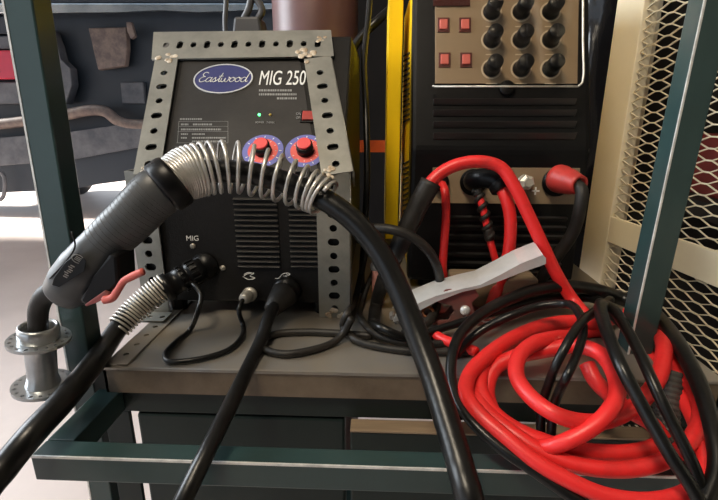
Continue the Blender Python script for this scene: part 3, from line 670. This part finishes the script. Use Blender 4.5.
# ================================================================== red coil
coil = thing('cable_coil', 'coiled thick red welding cable piled in loops on the right end of the cart', 'cable coil', CP(590,450,0))
loops = [
 [(612,318,.1),(595,323,.4),(568,322,.6),(540,327,.7),(510,340,.8),(486,357,.9),(470,374,1.0),(466,394,1.2),(480,415,1.4),(505,437,1.6),(533,460,1.7),(568,480,1.7),(603,495,1.6),(640,501,1.5),(672,498,1.4),(696,486,1.2),(705,466,1.0),(702,442,.7),(694,418,.2),(682,396,-.2),(668,374,-.7),(652,358,-.9)],
 [(600,330,-.2),(560,333,0),(520,341,.1),(498,350,.3),(484,366,.3),(480,387,.4),(493,412,.5),(517,430,.6),(546,442,.6),(577,450,.5),(621,453,.4),(645,450,.2),(664,443,-.1)],
 [(600,322,-.6),(560,326,-.5),(520,335,-.3),(492,352,-.3),(474,372,0),(474,392,.3),(488,413,.6),(515,435,.8),(550,456,1.0),(586,467,1.1),(630,469,1.1),(665,460,1.1),(692,438,1.0),(701,413,.8),(694,390,.6),(682,374,.4),(668,350,.1),(654,332,0),(640,322,0)],
 [(575,338,1.0),(556,338,1.5),(533,344,1.9),(518,359,2.1),(517,377,2.1),(532,398,2.3),(555,414,2.6),(586,422,2.1),(617,417,1.5),(643,399,1.6),(659,376,1.5),(664,352,1.1),(662,339,.6),(654,329,.1),(640,319,0),(622,315,0)],
 [(508,432,-.6),(492,410,-.3),(487,390,-.1),(495,368,.3),(515,357,.7),(546,350,1.2),(577,346,1.7),(599,353,2.2),(613,371,2.6),(617,394,2.7),(604,417,2.7),(581,434,2.3),(556,445,1.6),(536,448,.6),(520,444,-.2)],
 [(587,364,1.1),(595,380,.8),(612,397,.4),(632,412,.2),(652,424,0),(664,440,-.3)],
 ]
# one continuous looking pile: each visible run is its own strand
for L_ in loops:
    P_ = [CP(*q) for q in L_]
    bm = NB(); tube(bm, catmull(P_, 8), [ppx(7.9, p)*.6+.0028 for p in P_], 16); obj('loop', bm, M_red, coil, True)
# red short piece near clamp
cabl('red_lead', [PZ(432,333,TT+.007), PZ(447,341,TT+.007), PZ(462,346,TT+.007), CP(476,352,-.1)], .0055, M_red, 'short stretch of red cable on the worktop below the clamp')
# ================================================================== black cables over the coil
bc = thing('black_cable_coil', 'tangle of black welding cables draped over the coiled red cable', 'cable coil', CP(650,420,3))
runs = [
 ([(700,512,2.2),(716,470,2.4),(713,432,2.3),(702,392,2.0),(684,354,1.4),(664,325,.8),(645,308,.4),(620,298,.5),(596,290,1.4),(566,286,2.0),(535,290,2.0),(505,301,1.8),(480,315,1.6),(462,332,1.4),(453,352,1.2),(451,376,1.0),(458,402,1.0),(476,426,1.2),(502,449,1.4),(530,468,1.4),(556,486,1.3),(585,506,1.2)], [8,8,8,7.8,7.5,7,6.5,6.2,6,5.6,5.4,5.4,5.6,6,6.3,6.5]),
 ([(456,356,.1),(466,343,.3),(484,329,1.0),(510,316,1.9),(540,306,2.4),(566,304,2.8),(580,315,3.2),(583,332,3.6),(577,354,4.0),(567,376,3.8),(558,394,2.2),(554,407,1.3),(552,420,.7),(551,440,0)], [4.2,4.6]),
 ([(610,300,1.2),(596,311,1.8),(580,324,4.4),(568,342,4.6),(556,365,3.8),(548,386,2.2),(543,401,1.2),(541,416,.5),(541,440,-.2)], [4.6,4.6]),
 ([(630,330,.8),(614,315,2.0),(602,306,3.0),(603,320,4.0),(611,342,4.6),(622,368,4.8),(636,395,4.6),(652,424,4.2),(670,455,3.8),(690,485,3.2),(705,512,2.6)], [6,6.6,7]),
 ([(600,303,2.0),(614,310,3.0),(626,328,3.4),(638,350,3.8),(650,376,3.8),(662,402,3.6),(676,430,3.2),(690,458,2.8),(698,478,2.4),(704,505,1.8)], [5,5.8,6.2]),
 ([(530,296,.2),(560,298,.6),(590,298,.8),(608,305,.9)], [4.5,4.5]),
 ([(424,334,0),(446,327,.2),(472,319,.5),(505,309,.8),(540,300,1.0),(575,296,1.0)], [4,4.5]),
]
for q, r in runs:
    P_ = [CP(*a) for a in q]; n_r = len(r)-1
    rr = []
    for i_, p in enumerate(P_):
        t = i_/(len(P_)-1)*n_r; k = min(int(t), n_r-1) if n_r else 0
        rr.append(ppx(r[k]+(r[k+1]-r[k])*(t-k) if n_r else r[0], p))
    bm = NB(); tube(bm, catmull(P_, 8), rr, 16); obj('cable_strand', bm, M_rub, bc, True)
# ================================================================== black cords on the worktop behind the clamp
G = 'thin black cords lying on the worktop'
z5 = TT+.0045
cabl('power_cord', [PZ(352,318,TT+.03), PZ(344,332,TT+.012), PZ(334,342,z5), PZ(312,350,z5), PZ(285,354,z5), PZ(266,350,z5), PZ(262,341,z5), PZ(276,334,z5), PZ(305,332,z5), PZ(335,333,TT+.0045), PZ(372,336,z5)], .0042, M_rubd, 'thin black cord in a flat oval loop in front of the slotted frame', group=G)
cabl('power_cord', [PZ(470,352,z5), PZ(440,352,z5), PZ(410,351,z5), PZ(380,347,z5), PZ(356,340,TT+.006), PZ(343,326,TT+.012), PZ(347,314,TT+.03), PY(355,300,.575), PY(362,270,.60), PY(368,240,.62)], .0042, M_rubd, 'thin black cord curving forward on the worktop and rising beside the slotted frame', group=G)
cabl('power_cord', [PZ(455,342,z5), PZ(425,344,z5), PZ(398,342,TT+.006), PZ(376,334,TT+.010), PZ(362,320,TT+.014), PY(362,303,.57), PY(370,280,.59), PY(384,255,.60)], .0040, M_rubd, 'thin black cord passing under the jaw end of the clamp', group=G)
cabl('power_cord', [PY(359,240,.56), PY(366,230,.54), PY(388,229,.525), PY(410,236,.522), PY(426,248,.522), PY(436,264,.53), PY(440,284,.545), PY(437,303,.55), PZ(428,322,TT+.012), PZ(405,334,TT+.014)], .0058, M_rubd, 'black cord arching over in front of the yellow panel', group=G)
cabl('power_cord', [PZ(430,338,z5), PZ(405,337,TT+.013), PZ(380,327,TT+.022), PY(368,312,.60), PY(362,285,.62), PY(364,240,.64), PY(367,180,.66), PY(366,110,.70), PY(364,60,.76), PY(368,20,.80), PY(372,-30,.84)], .0045, M_rub, 'black cord climbing straight up between the two welders', group=G)
cabl('power_cord', [PY(340,64,1.04), PY(350,52,1.04), PY(362,36,1.04), PY(376,22,1.04), PY(392,8,1.06)], .009, M_rub, 'black hose slanting up behind the yellow panel')
# ================================================================== clamp
clp = thing('ground_clamp', 'bright steel and red-brown spring clamp lying on the worktop before the larger welder', 'clamp', PZ(450,335,TT))
YC = .51
# lever: folded channel
top_l = [(396,314),(404,309),(436,296),(462,289),(480,285),(500,275),(520,264),(543,255),(546,258),(546,264),(520,273),(500,281),(480,288),(462,292),(436,302),(402,320),(393,322)]
bm = NB(); q = [PY(x,y,YC) for x, y in top_l]; prism(bm, q, V3((0,.003,.0)), 0)
# upper web of the channel
ed = [(396,314),(404,309),(436,296),(462,289),(480,285),(500,275),(520,264),(543,255)]
for i in range(len(ed)-1):
    a, b = PY(*ed[i],YC), PY(*ed[i+1],YC); obox(bm, a+V3((0,-.0003,.0003)), b-a, V3((0,.034,.006)), V3((0,0,-.002)))
q = [p+V3((0,.031,.0045)) for p in q]; prism(bm, q, V3((0,.002,0)), 0)
obj('lever', bm, M_chrome, clp, label='bright steel upper lever')
bm = NB(); out = [(432,300),(446,290),(474,287),(479,296),(471,303),(474,312),(492,321),(500,325),(498,330),(430,331),(404,333),(402,325),(428,322),(448,321),(455,312),(452,305),(440,303)]
q = [PY(x,y,YC+.004) for x, y in out]; prism(bm, q, V3((0,.003,0)), .0005); q = [PY(x,y,YC+.004)+V3((0,.021,0)) for x, y in out]; prism(bm, q, V3((0,.003,0)), .0005)
obj('lower_jaw', bm, M_claret, clp, label='red-brown pivot bracket and lower jaw')
bm = NB(); p = PY(465,310,YC+.004); lathe(bm, p, V3((0,-1,0)), [(0,.0062),(.002,.0062),(.004,.004),(.0045,.001)], 18); obj('rivet', bm, M_chrome, clp, True)
bm = NB(); hp = [PY(433,311,YC+.015)+V3((0.006*i/8,0,0)) for i in range(9)]; hx = helix([PY(428,312,YC+.008), PY(428,312,YC+.028)], [.0062,.0062], [i/5 for i in range(6)], 14); tube(bm, hx, .0018, 8); obj('copper_spring', bm, M_copper, clp, True, 'copper coloured coil')
bm = NB(); lathe(bm, PY(397,326,YC+.004), V3((0,1,0)), [(0,.005),(.018,.005)], 6); lathe(bm, PY(406,334,YC+.002), V3((-.2,1,0)), [(0,.004),(.012,.0045)], 8); lathe(bm, PY(392,318,YC+.004), V3((0,1,0)), [(0,.003),(.014,.003)], 8); obj('jaw_teeth', bm, M_spring, clp)
bm = NB(); tube(bm, catmull([PY(475,316,YC), PY(485,322,YC-.002), PY(494,320,YC-.002)], 5), .0010, 8); obj('spring_wire', bm, M_spring, clp, True)
# block and small fitting behind
bm = NB(); a = PZ(449,305,TT); b = PZ(532,305,TT); box(bm, a.x, b.x, .565, .605, TT+.0003, TT+.042, .003)
tag(obj('wood_block', bm, M_wood), 'weathered wooden block standing behind the clamp lever', 'block')
bm = NB(); a = PY(380,300,.585); c = PY(372,283,.585)
f_ = thing('small_valve', 'small pink and white plastic fitting standing between the two welders', 'fitting', V3((a.x,.585,TT)))
lathe(bm, V3((a.x-.001,.585,TT+.0003)), V3((-.10,0,1)), [(0,.0075),(.02,.0085),(.035,.007),(.045,.006)], 16); obj('pink_body', bm, M_pink, f_, True)
bm = NB(); g = bmesh.ops.create_uvsphere(bm, u_segments=16, v_segments=10, radius=.0075)
for v in g['verts']: v.co = v.co+V3((a.x-.0065,.585,TT+.050))
obj('white_cap', bm, M_white, f_, True)
# ================================================================== things behind the welders
cy = PY(315,16,1.12); cx = cy.x
gc = thing('gas_cylinder', 'reddish brown steel gas cylinder standing behind the smaller welder', 'gas cylinder', (cx,1.13,0))
Rc = ppx(43, cy); bm = NB(); lathe(bm, V3((cx,1.13,.0)), AX[2], [(0,Rc*.92),(.01,Rc),(1.38,Rc),(1.43,Rc*.92),(1.47,Rc*.7),(1.49,Rc*.3)], 48); obj('cylinder_body', bm, M_cyl, gc, True)
bm = NB(); lathe(bm, V3((cx,1.13,1.485)), AX[2], [(0,.02),(.03,.02),(.035,.014),(.06,.014)], 20); obj('valve', bm, M_spring2, gc, True)
ot = PY(364,145,1.0)
bm = NB(); q = [PY(340,140,1.04), PY(384,140,1.04), PY(384,152,1.04), PY(340,152,1.04)]; x0 = q[0].x-.02; x1 = q[1].x+.03
fy_ = 1.13-Rc-.003
lathe_open(bm, V3((cx,1.13,q[2].z)), AX[2], [(0,Rc+.0006),(q[0].z-q[2].z,Rc+.0006),(q[0].z-q[2].z,Rc+.003),(0,Rc+.003)], 40)
box(bm, cx, x1, fy_, fy_+.0024, q[2].z, q[0].z); tag(obj('ratchet_strap', bm, M_orange), 'orange-red flat strap stretched across the gap between the two welders', 'strap')
# plug block and its cords above the smaller welder
Yb = .79; a = PY(236,30,Yb); b = PY(263,18,Yb)
pk = thing('plug_block', 'dark grey cable plug with two cords, above the top rail of the slotted frame', 'plug', ((a.x+b.x)/2, Yb, kt.z))
bm = NB(); hexa(bm, [V3(q) for q in ((a.x-.004,Yb-.02,kt.z+.0005),(b.x+.004,Yb-.02,kt.z+.0005),(b.x+.004,Yb+.03,kt.z+.0005),(a.x-.004,Yb+.03,kt.z+.0005),(a.x+.002,Yb-.015,b.z),(b.x-.002,Yb-.015,b.z),(b.x-.002,Yb+.025,b.z),(a.x+.002,Yb+.025,b.z))], .004); obj('plug_body', bm, mat('dark_grey_plastic',(.030,.030,.034),.4), pk)
gm = mat('grey_cord',(.075,.075,.08),.4)
bm = NB(); tube(bm, catmull([V3((a.x+.012,Yb,b.z-.004)), PY(249,8,Yb), PY(252,-8,Yb), PY(262,-60,Yb+.02)],6), .0055, 12); obj('cord', bm, gm, pk, True)
bm = NB(); tube(bm, catmull([V3((b.x-.010,Yb,b.z-.004)), PY(262,10,Yb), PY(254,-6,Yb), PY(240,-60,Yb+.02)],6), .0055, 12); obj('cord', bm, gm, pk, True)
cabl('hanging_cord', [V3((PY(225,30,.80).x,.80,kt.z+.004)), PY(225,20,.80), PY(226,5,.80), PY(227,-20,.80), PY(229,-60,.8)], .0038, gm, 'thin grey cord rising left of the plug above the slotted frame')
# black bags behind
def sheet(name, pts, Y, depth, label, seed, amp=.02):
    rnd = random.Random(seed); q = [PY(x,y,Y) for x, y in pts]
    x0 = min(p.x for p in q); x1 = max(p.x for p in q); z0 = min(p.z for p in q); z1 = max(p.z for p in q)
    bm = NB(); g = bmesh.ops.create_uvsphere(bm, u_segments=40, v_segments=28, radius=1)
    from mathutils import noise
    for v in g['verts']:
        c = v.co.copy(); k = 1+.22*noise.noise(c*2.1+V3((seed,0,0)))+.10*abs(noise.noise(c*6+V3((seed,1,0))))+.05*noise.noise(c*14)
        s = lambda t: math.copysign(abs(t)**.6, t)
        v.co = V3(((x0+x1)/2+s(c.x)*k*(x1-x0)/2, Y+depth/2+s(c.y)*k*depth/2, (z0+z1)/2+s(c.z)*k*(z1-z0)/2))
    mz = min(v.co.z for v in bm.verts)
    return tag(obj(name, bm, M_bag, None, True), label, 'bag')
bag = sheet('plastic_bag', [(584,-60),(640,200)], 1.16, .25, 'crumpled shiny black plastic bag behind the right side of the larger welder', 3)
bm = NB(); bb_ = [bag.matrix_world @ v.co for v in bag.data.vertices]; zmin = bag.location.z
zlow = zmin
# shelf carrying the bag
box(bm, bag.location.x-.22, bag.location.x+.22, 1.1, 1.5, zlow-.02, zlow-.0005)
for x in (bag.location.x-.21, bag.location.x+.18):
    for y in (1.11, 1.46): box(bm, x, x+.03, y, y+.03, 0, zlow-.0205)
tag(obj('side_table', bm, M_wall), 'dark low table behind the carts, carrying the black plastic bag', 'table')
# ================================================================== cream mesh locker
lk = thing('mesh_locker', 'cream painted steel locker with expanded metal mesh sides, right of the cart', 'locker', (.5,.7,0))
A0 = PY(600,227,.80); A1 = PZ(718,272,A0.z)
UL = V3((A1.x-A0.x, A1.y-A0.y, 0)).normalized(); NL = V3((UL.y,-UL.x,0))
if NL.x > 0: NL = -NL
def LU(px, py): p = PP(px, py, A0, NL); return ((p-A0).dot(UL), p.z)
def LPt(u, z, off=0): return A0+UL*u+V3((0,0,z-A0.z))+NL*off
u0 = (LU(618,0)[0]+LU(578,285)[0])/2; u1 = (LU(644,0)[0]+LU(602,285)[0])/2
u2 = LU(718,272)[0]+.50
ztop = 1.75
bm = NB(); obox(bm, LPt(u0,0,.002), UL*(u1-u0), V3((0,0,ztop)), -NL*.025, .0015); obj('corner_stile', bm, M_cream, lk)
bm = NB(); obox(bm, LPt(u2,0,.002), UL*.03, V3((0,0,ztop)), -NL*.025, .0015); obj('corner_stile', bm, M_cream, lk)
ra = LU(604,214)[1]; rb = LU(604,240)[1]
bm = NB(); obox(bm, LPt(u1,rb,.001), UL*(u2-u1), V3((0,0,ra-rb)), -NL*.006, .001); obj('cross_rail', bm, M_cream, lk)
for z in (.02, ztop-.03):
    bm = NB(); obox(bm, LPt(u1,z,.001), UL*(u2-u1), V3((0,0,.03)), -NL*.02, .001); obj('cross_rail', bm, M_cream, lk)
# expanded mesh
PU_, PV_ = .056, .0074
nu = int((u2-u1)/PU_)+2
def mesh_panel(z0, z1, name):
    bm = NB(); nv = int((z1-z0)/(PV_))
    for j in range(nv+1):
        for s in (0, 1):
            # zig-zag strand
            P = []
            for i in range(nu*2):
                u = u1-.006+i*PU_/2; up = (i+s) % 2
                if u > u2+.004: break
                zc = z0+j*PV_+(PV_*.44 if up else PV_*.0)
                if s: zc = z0+j*PV_-(PV_*.44 if up else 0)+PV_*.44+PV_*.0
                P.append((u, zc))
            pass
        # a strand: up-peaks touch the strand above
        P = []
        for i in range(nu*2):
            u = u1-.006+i*PU_/2
            if u > u2+.004: break
            ph = (i+j) % 2; k = PV_*.5*(1 if ph else -1)*.92
            w = PU_*.10
            P += [(u-w, z0+j*PV_+k), (u+w, z0+j*PV_+k)]
        th = .0014
        for a, b in zip(P[:-1], P[1:]):
            hexa(bm, [LPt(a[0],a[1]-th/2,-.004), LPt(b[0],b[1]-th/2,-.004), LPt(b[0],b[1]-th/2,-.0065), LPt(a[0],a[1]-th/2,-.0065), LPt(a[0],a[1]+th/2,-.0035), LPt(b[0],b[1]+th/2,-.0035), LPt(b[0],b[1]+th/2,-.006), LPt(a[0],a[1]+th/2,-.006)])
    return obj(name, bm, M_cream, lk)
mesh_panel(rb-.0074*75, 1.45, 'mesh_panel')
# rear column seen through the mesh
c0 = PY(636,60,.98); c1_ = PY(653,60,.98)
bm = NB(); box(bm, c0.x, c1_.x+.002, .98, 1.01, 0, ztop, .002); obj('rear_column', bm, M_cream, lk)
bm = NB(); box(bm, c1_.x+.01, c1_.x+.75, .995, 1.0, 0.1, ztop); obj('back_panel', bm, mat('locker_inside',(.012,.010,.008),.7), lk)
bm = NB(); box(bm, .60, .80, .75, .95, .95, 1.06, .004)
tag(obj('red_box', bm, mat('dark_red_box',(.22,.02,.015),.5)), 'dark red box behind the mesh of the cream locker', 'box')
bm = NB(); box(bm, .56, 1.1, .62, .97, .92, .95); obj('locker_shelf', bm, mat('locker_inside',(.012,.010,.008),.7), lk)
# grey ribbed sleeve under the coil
a = CP(670,372,.5); b = CP(664,440,-1.6)
bm = NB(); d = b-a; pr = []
for i in range(12): pr += [(d.length*i/12,.0105),(d.length*(i+.5)/12,.0115)]
lathe(bm, a, d, pr+[(d.length,.0105)], 18); tag(obj('ribbed_hose', bm, mat('dark_ribbed',(.05,.047,.042),.6)), 'short dark grey ribbed hose inside the coil by the right post', 'hose')
# ================================================================== truck outside
YV = 5.0
tk = thing('pickup_truck', 'dark rear end of a parked truck with its bumper and brackets, out in the yard', 'truck', (-2.2, 6, 0))
def slab(name, pts, m, Y=YV, th=.06, bev=.01, label=None, parent=None):
    bm = NB(); prism(bm, [PY(x,y,Y) for x, y in pts], V3((0,th,0)), bev); return obj(name, bm, m, parent or tk, label=label)
slab('rear_body', [(-70,-120),(330,-120),(330,152),(-70,152)], M_trk, YV+.12, 1.3)
slab('tailgate', [(-75,-110),(330,-110),(330,3),(-75,3)], M_trk, YV-.10, .2)
slab('tailgate_trim', [(-75,3),(300,3),(300,8),(200,12),(160,10),(120,12),(-75,14)], M_trkc, YV-.14, .06, .012, 'dull chrome trim strip')
slab('lower_body_panel', [(-72,16),(12,16),(12,34),(-72,34)], M_trk, YV-.05, .1)
slab('fender', [(-72,36),(28,36),(28,49),(-72,49)], M_trkg, YV-.08, .15)
slab('tail_lamp', [(-60,50),(16,50),(18,79),(-60,80)], M_lamp, YV-.12, .15, .015, 'red tail lamp')
slab('fender', [(-72,82),(20,82),(20,104),(-72,104)], M_trkg, YV-.08, .15)
slab('frame_end', [(40,28),(52,30),(57,45),(60,60),(70,68),(72,85),(66,104),(54,104),(44,80)], M_trkg, YV-.05, .12, .01, 'grey frame end plate')
slab('bracket', [(88,28),(126,27),(127,50),(125,66),(98,70),(94,52)], M_trkb, YV-.02, .08, .01, 'dusty brown square bracket')
slab('bracket', [(126,22),(131,22),(135,36),(131,39),(127,31)], M_trkb, YV-.06, .05, .004, 'small pale tab')
slab('bracket', [(120,82),(143,82),(145,104),(122,104)], M_trkg, YV+.06, .06, .01, 'small grey bracket')
pts = [PY(x,y,YV-.12) for x, y in ((-70,128),(0,124),(40,119),(70,114),(92,110),(106,112),(118,121),(135,125),(165,123),(260,122))]
bm = NB(); tube(bm, catmull(pts, 6), .055, 14); obj('bumper_tube', bm, M_trkb, tk, True, 'dusty brown bent tube')
bm = NB(); q = [PY(x,y,YV-.16) for x, y in ((-72,143),(70,132),(140,122),(300,110),(300,128),(140,147),(70,160),(-72,172))]; prism(bm, q, V3((0,.2,0)), .02); obj('rear_bumper', bm, M_trkg, tk, label='grey dented bumper')
bm = NB(); q = [PY(x,y,YV-.05) for x, y in ((-72,172),(70,158),(140,146),(300,128),(300,160),(138,179),(100,184),(66,190),(-72,196))]; prism(bm, q, V3((0,.5,0)), .02); obj('valance', bm, M_trk, tk)
bm = NB(); tube(bm, catmull([PY(x,y,YV-.15) for x, y in ((1,172),(4,177),(5,186),(3,197),(0,200))],5), .02, 10); obj('tow_hook', bm, M_trkg, tk, True)
for x in (-4.4, -1.3):
    bm = NB(); lathe(bm, V3((x,6.3,.42)), V3((1,0,0)), [(0,.40),(.02,.42),(.2,.42),(.22,.40)], 36); w = obj('wheel', bm, M_blk, tk, True)
    bm = NB(); lathe(bm, V3((x-.01,6.3,.42)), V3((1,0,0)), [(0,.2),(.24,.2)], 24); obj('wheel_rim', bm, M_alu, w, True)
# ================================================================== light
sd = bpy.data.lights.new('sun', 'SUN'); sd.energy = 16; sd.angle = .12; sd.color = (1,.95,.88); s = bpy.data.objects.new('sun', sd); COL.objects.link(s)
sdir = V3((.74,-.06,-.66)); s.rotation_euler = sdir.to_track_quat('-Z','Y').to_euler()
w = bpy.data.worlds.new('world'); C.world = w; w.use_nodes = True
wn = w.node_tree; bg = wn.nodes['Background']; bg.inputs[0].default_value = (.78,.88,1,1); bg.inputs[1].default_value = 1.0
def area(name, loc, tgt, size, e, col):
    a = bpy.data.lights.new(name, 'AREA'); a.shape = 'RECTANGLE'; a.size, a.size_y = size; a.energy = e; a.color = col
    o = bpy.data.objects.new(name, a); COL.objects.link(o); o.location = loc; o.rotation_euler = (V3(tgt)-V3(loc)).to_track_quat('-Z','Y').to_euler(); return o
area('warm_fill', (-.42,-.3,2.4), (.3,.6,.9), (.5,.3), 17, (1,.86,.66))  # added warm fill from above the camera, no known fixture
area('doorway_light', (-2.3,.75,1.9), (0,.5,.9), (1.3,1.3), 62, (.85,.93,1))
vs = C.view_settings; vs.view_transform = 'Standard'; vs.look = 'None'; vs.gamma = 1; vs.use_curve_mapping = False; vs.exposure = .45
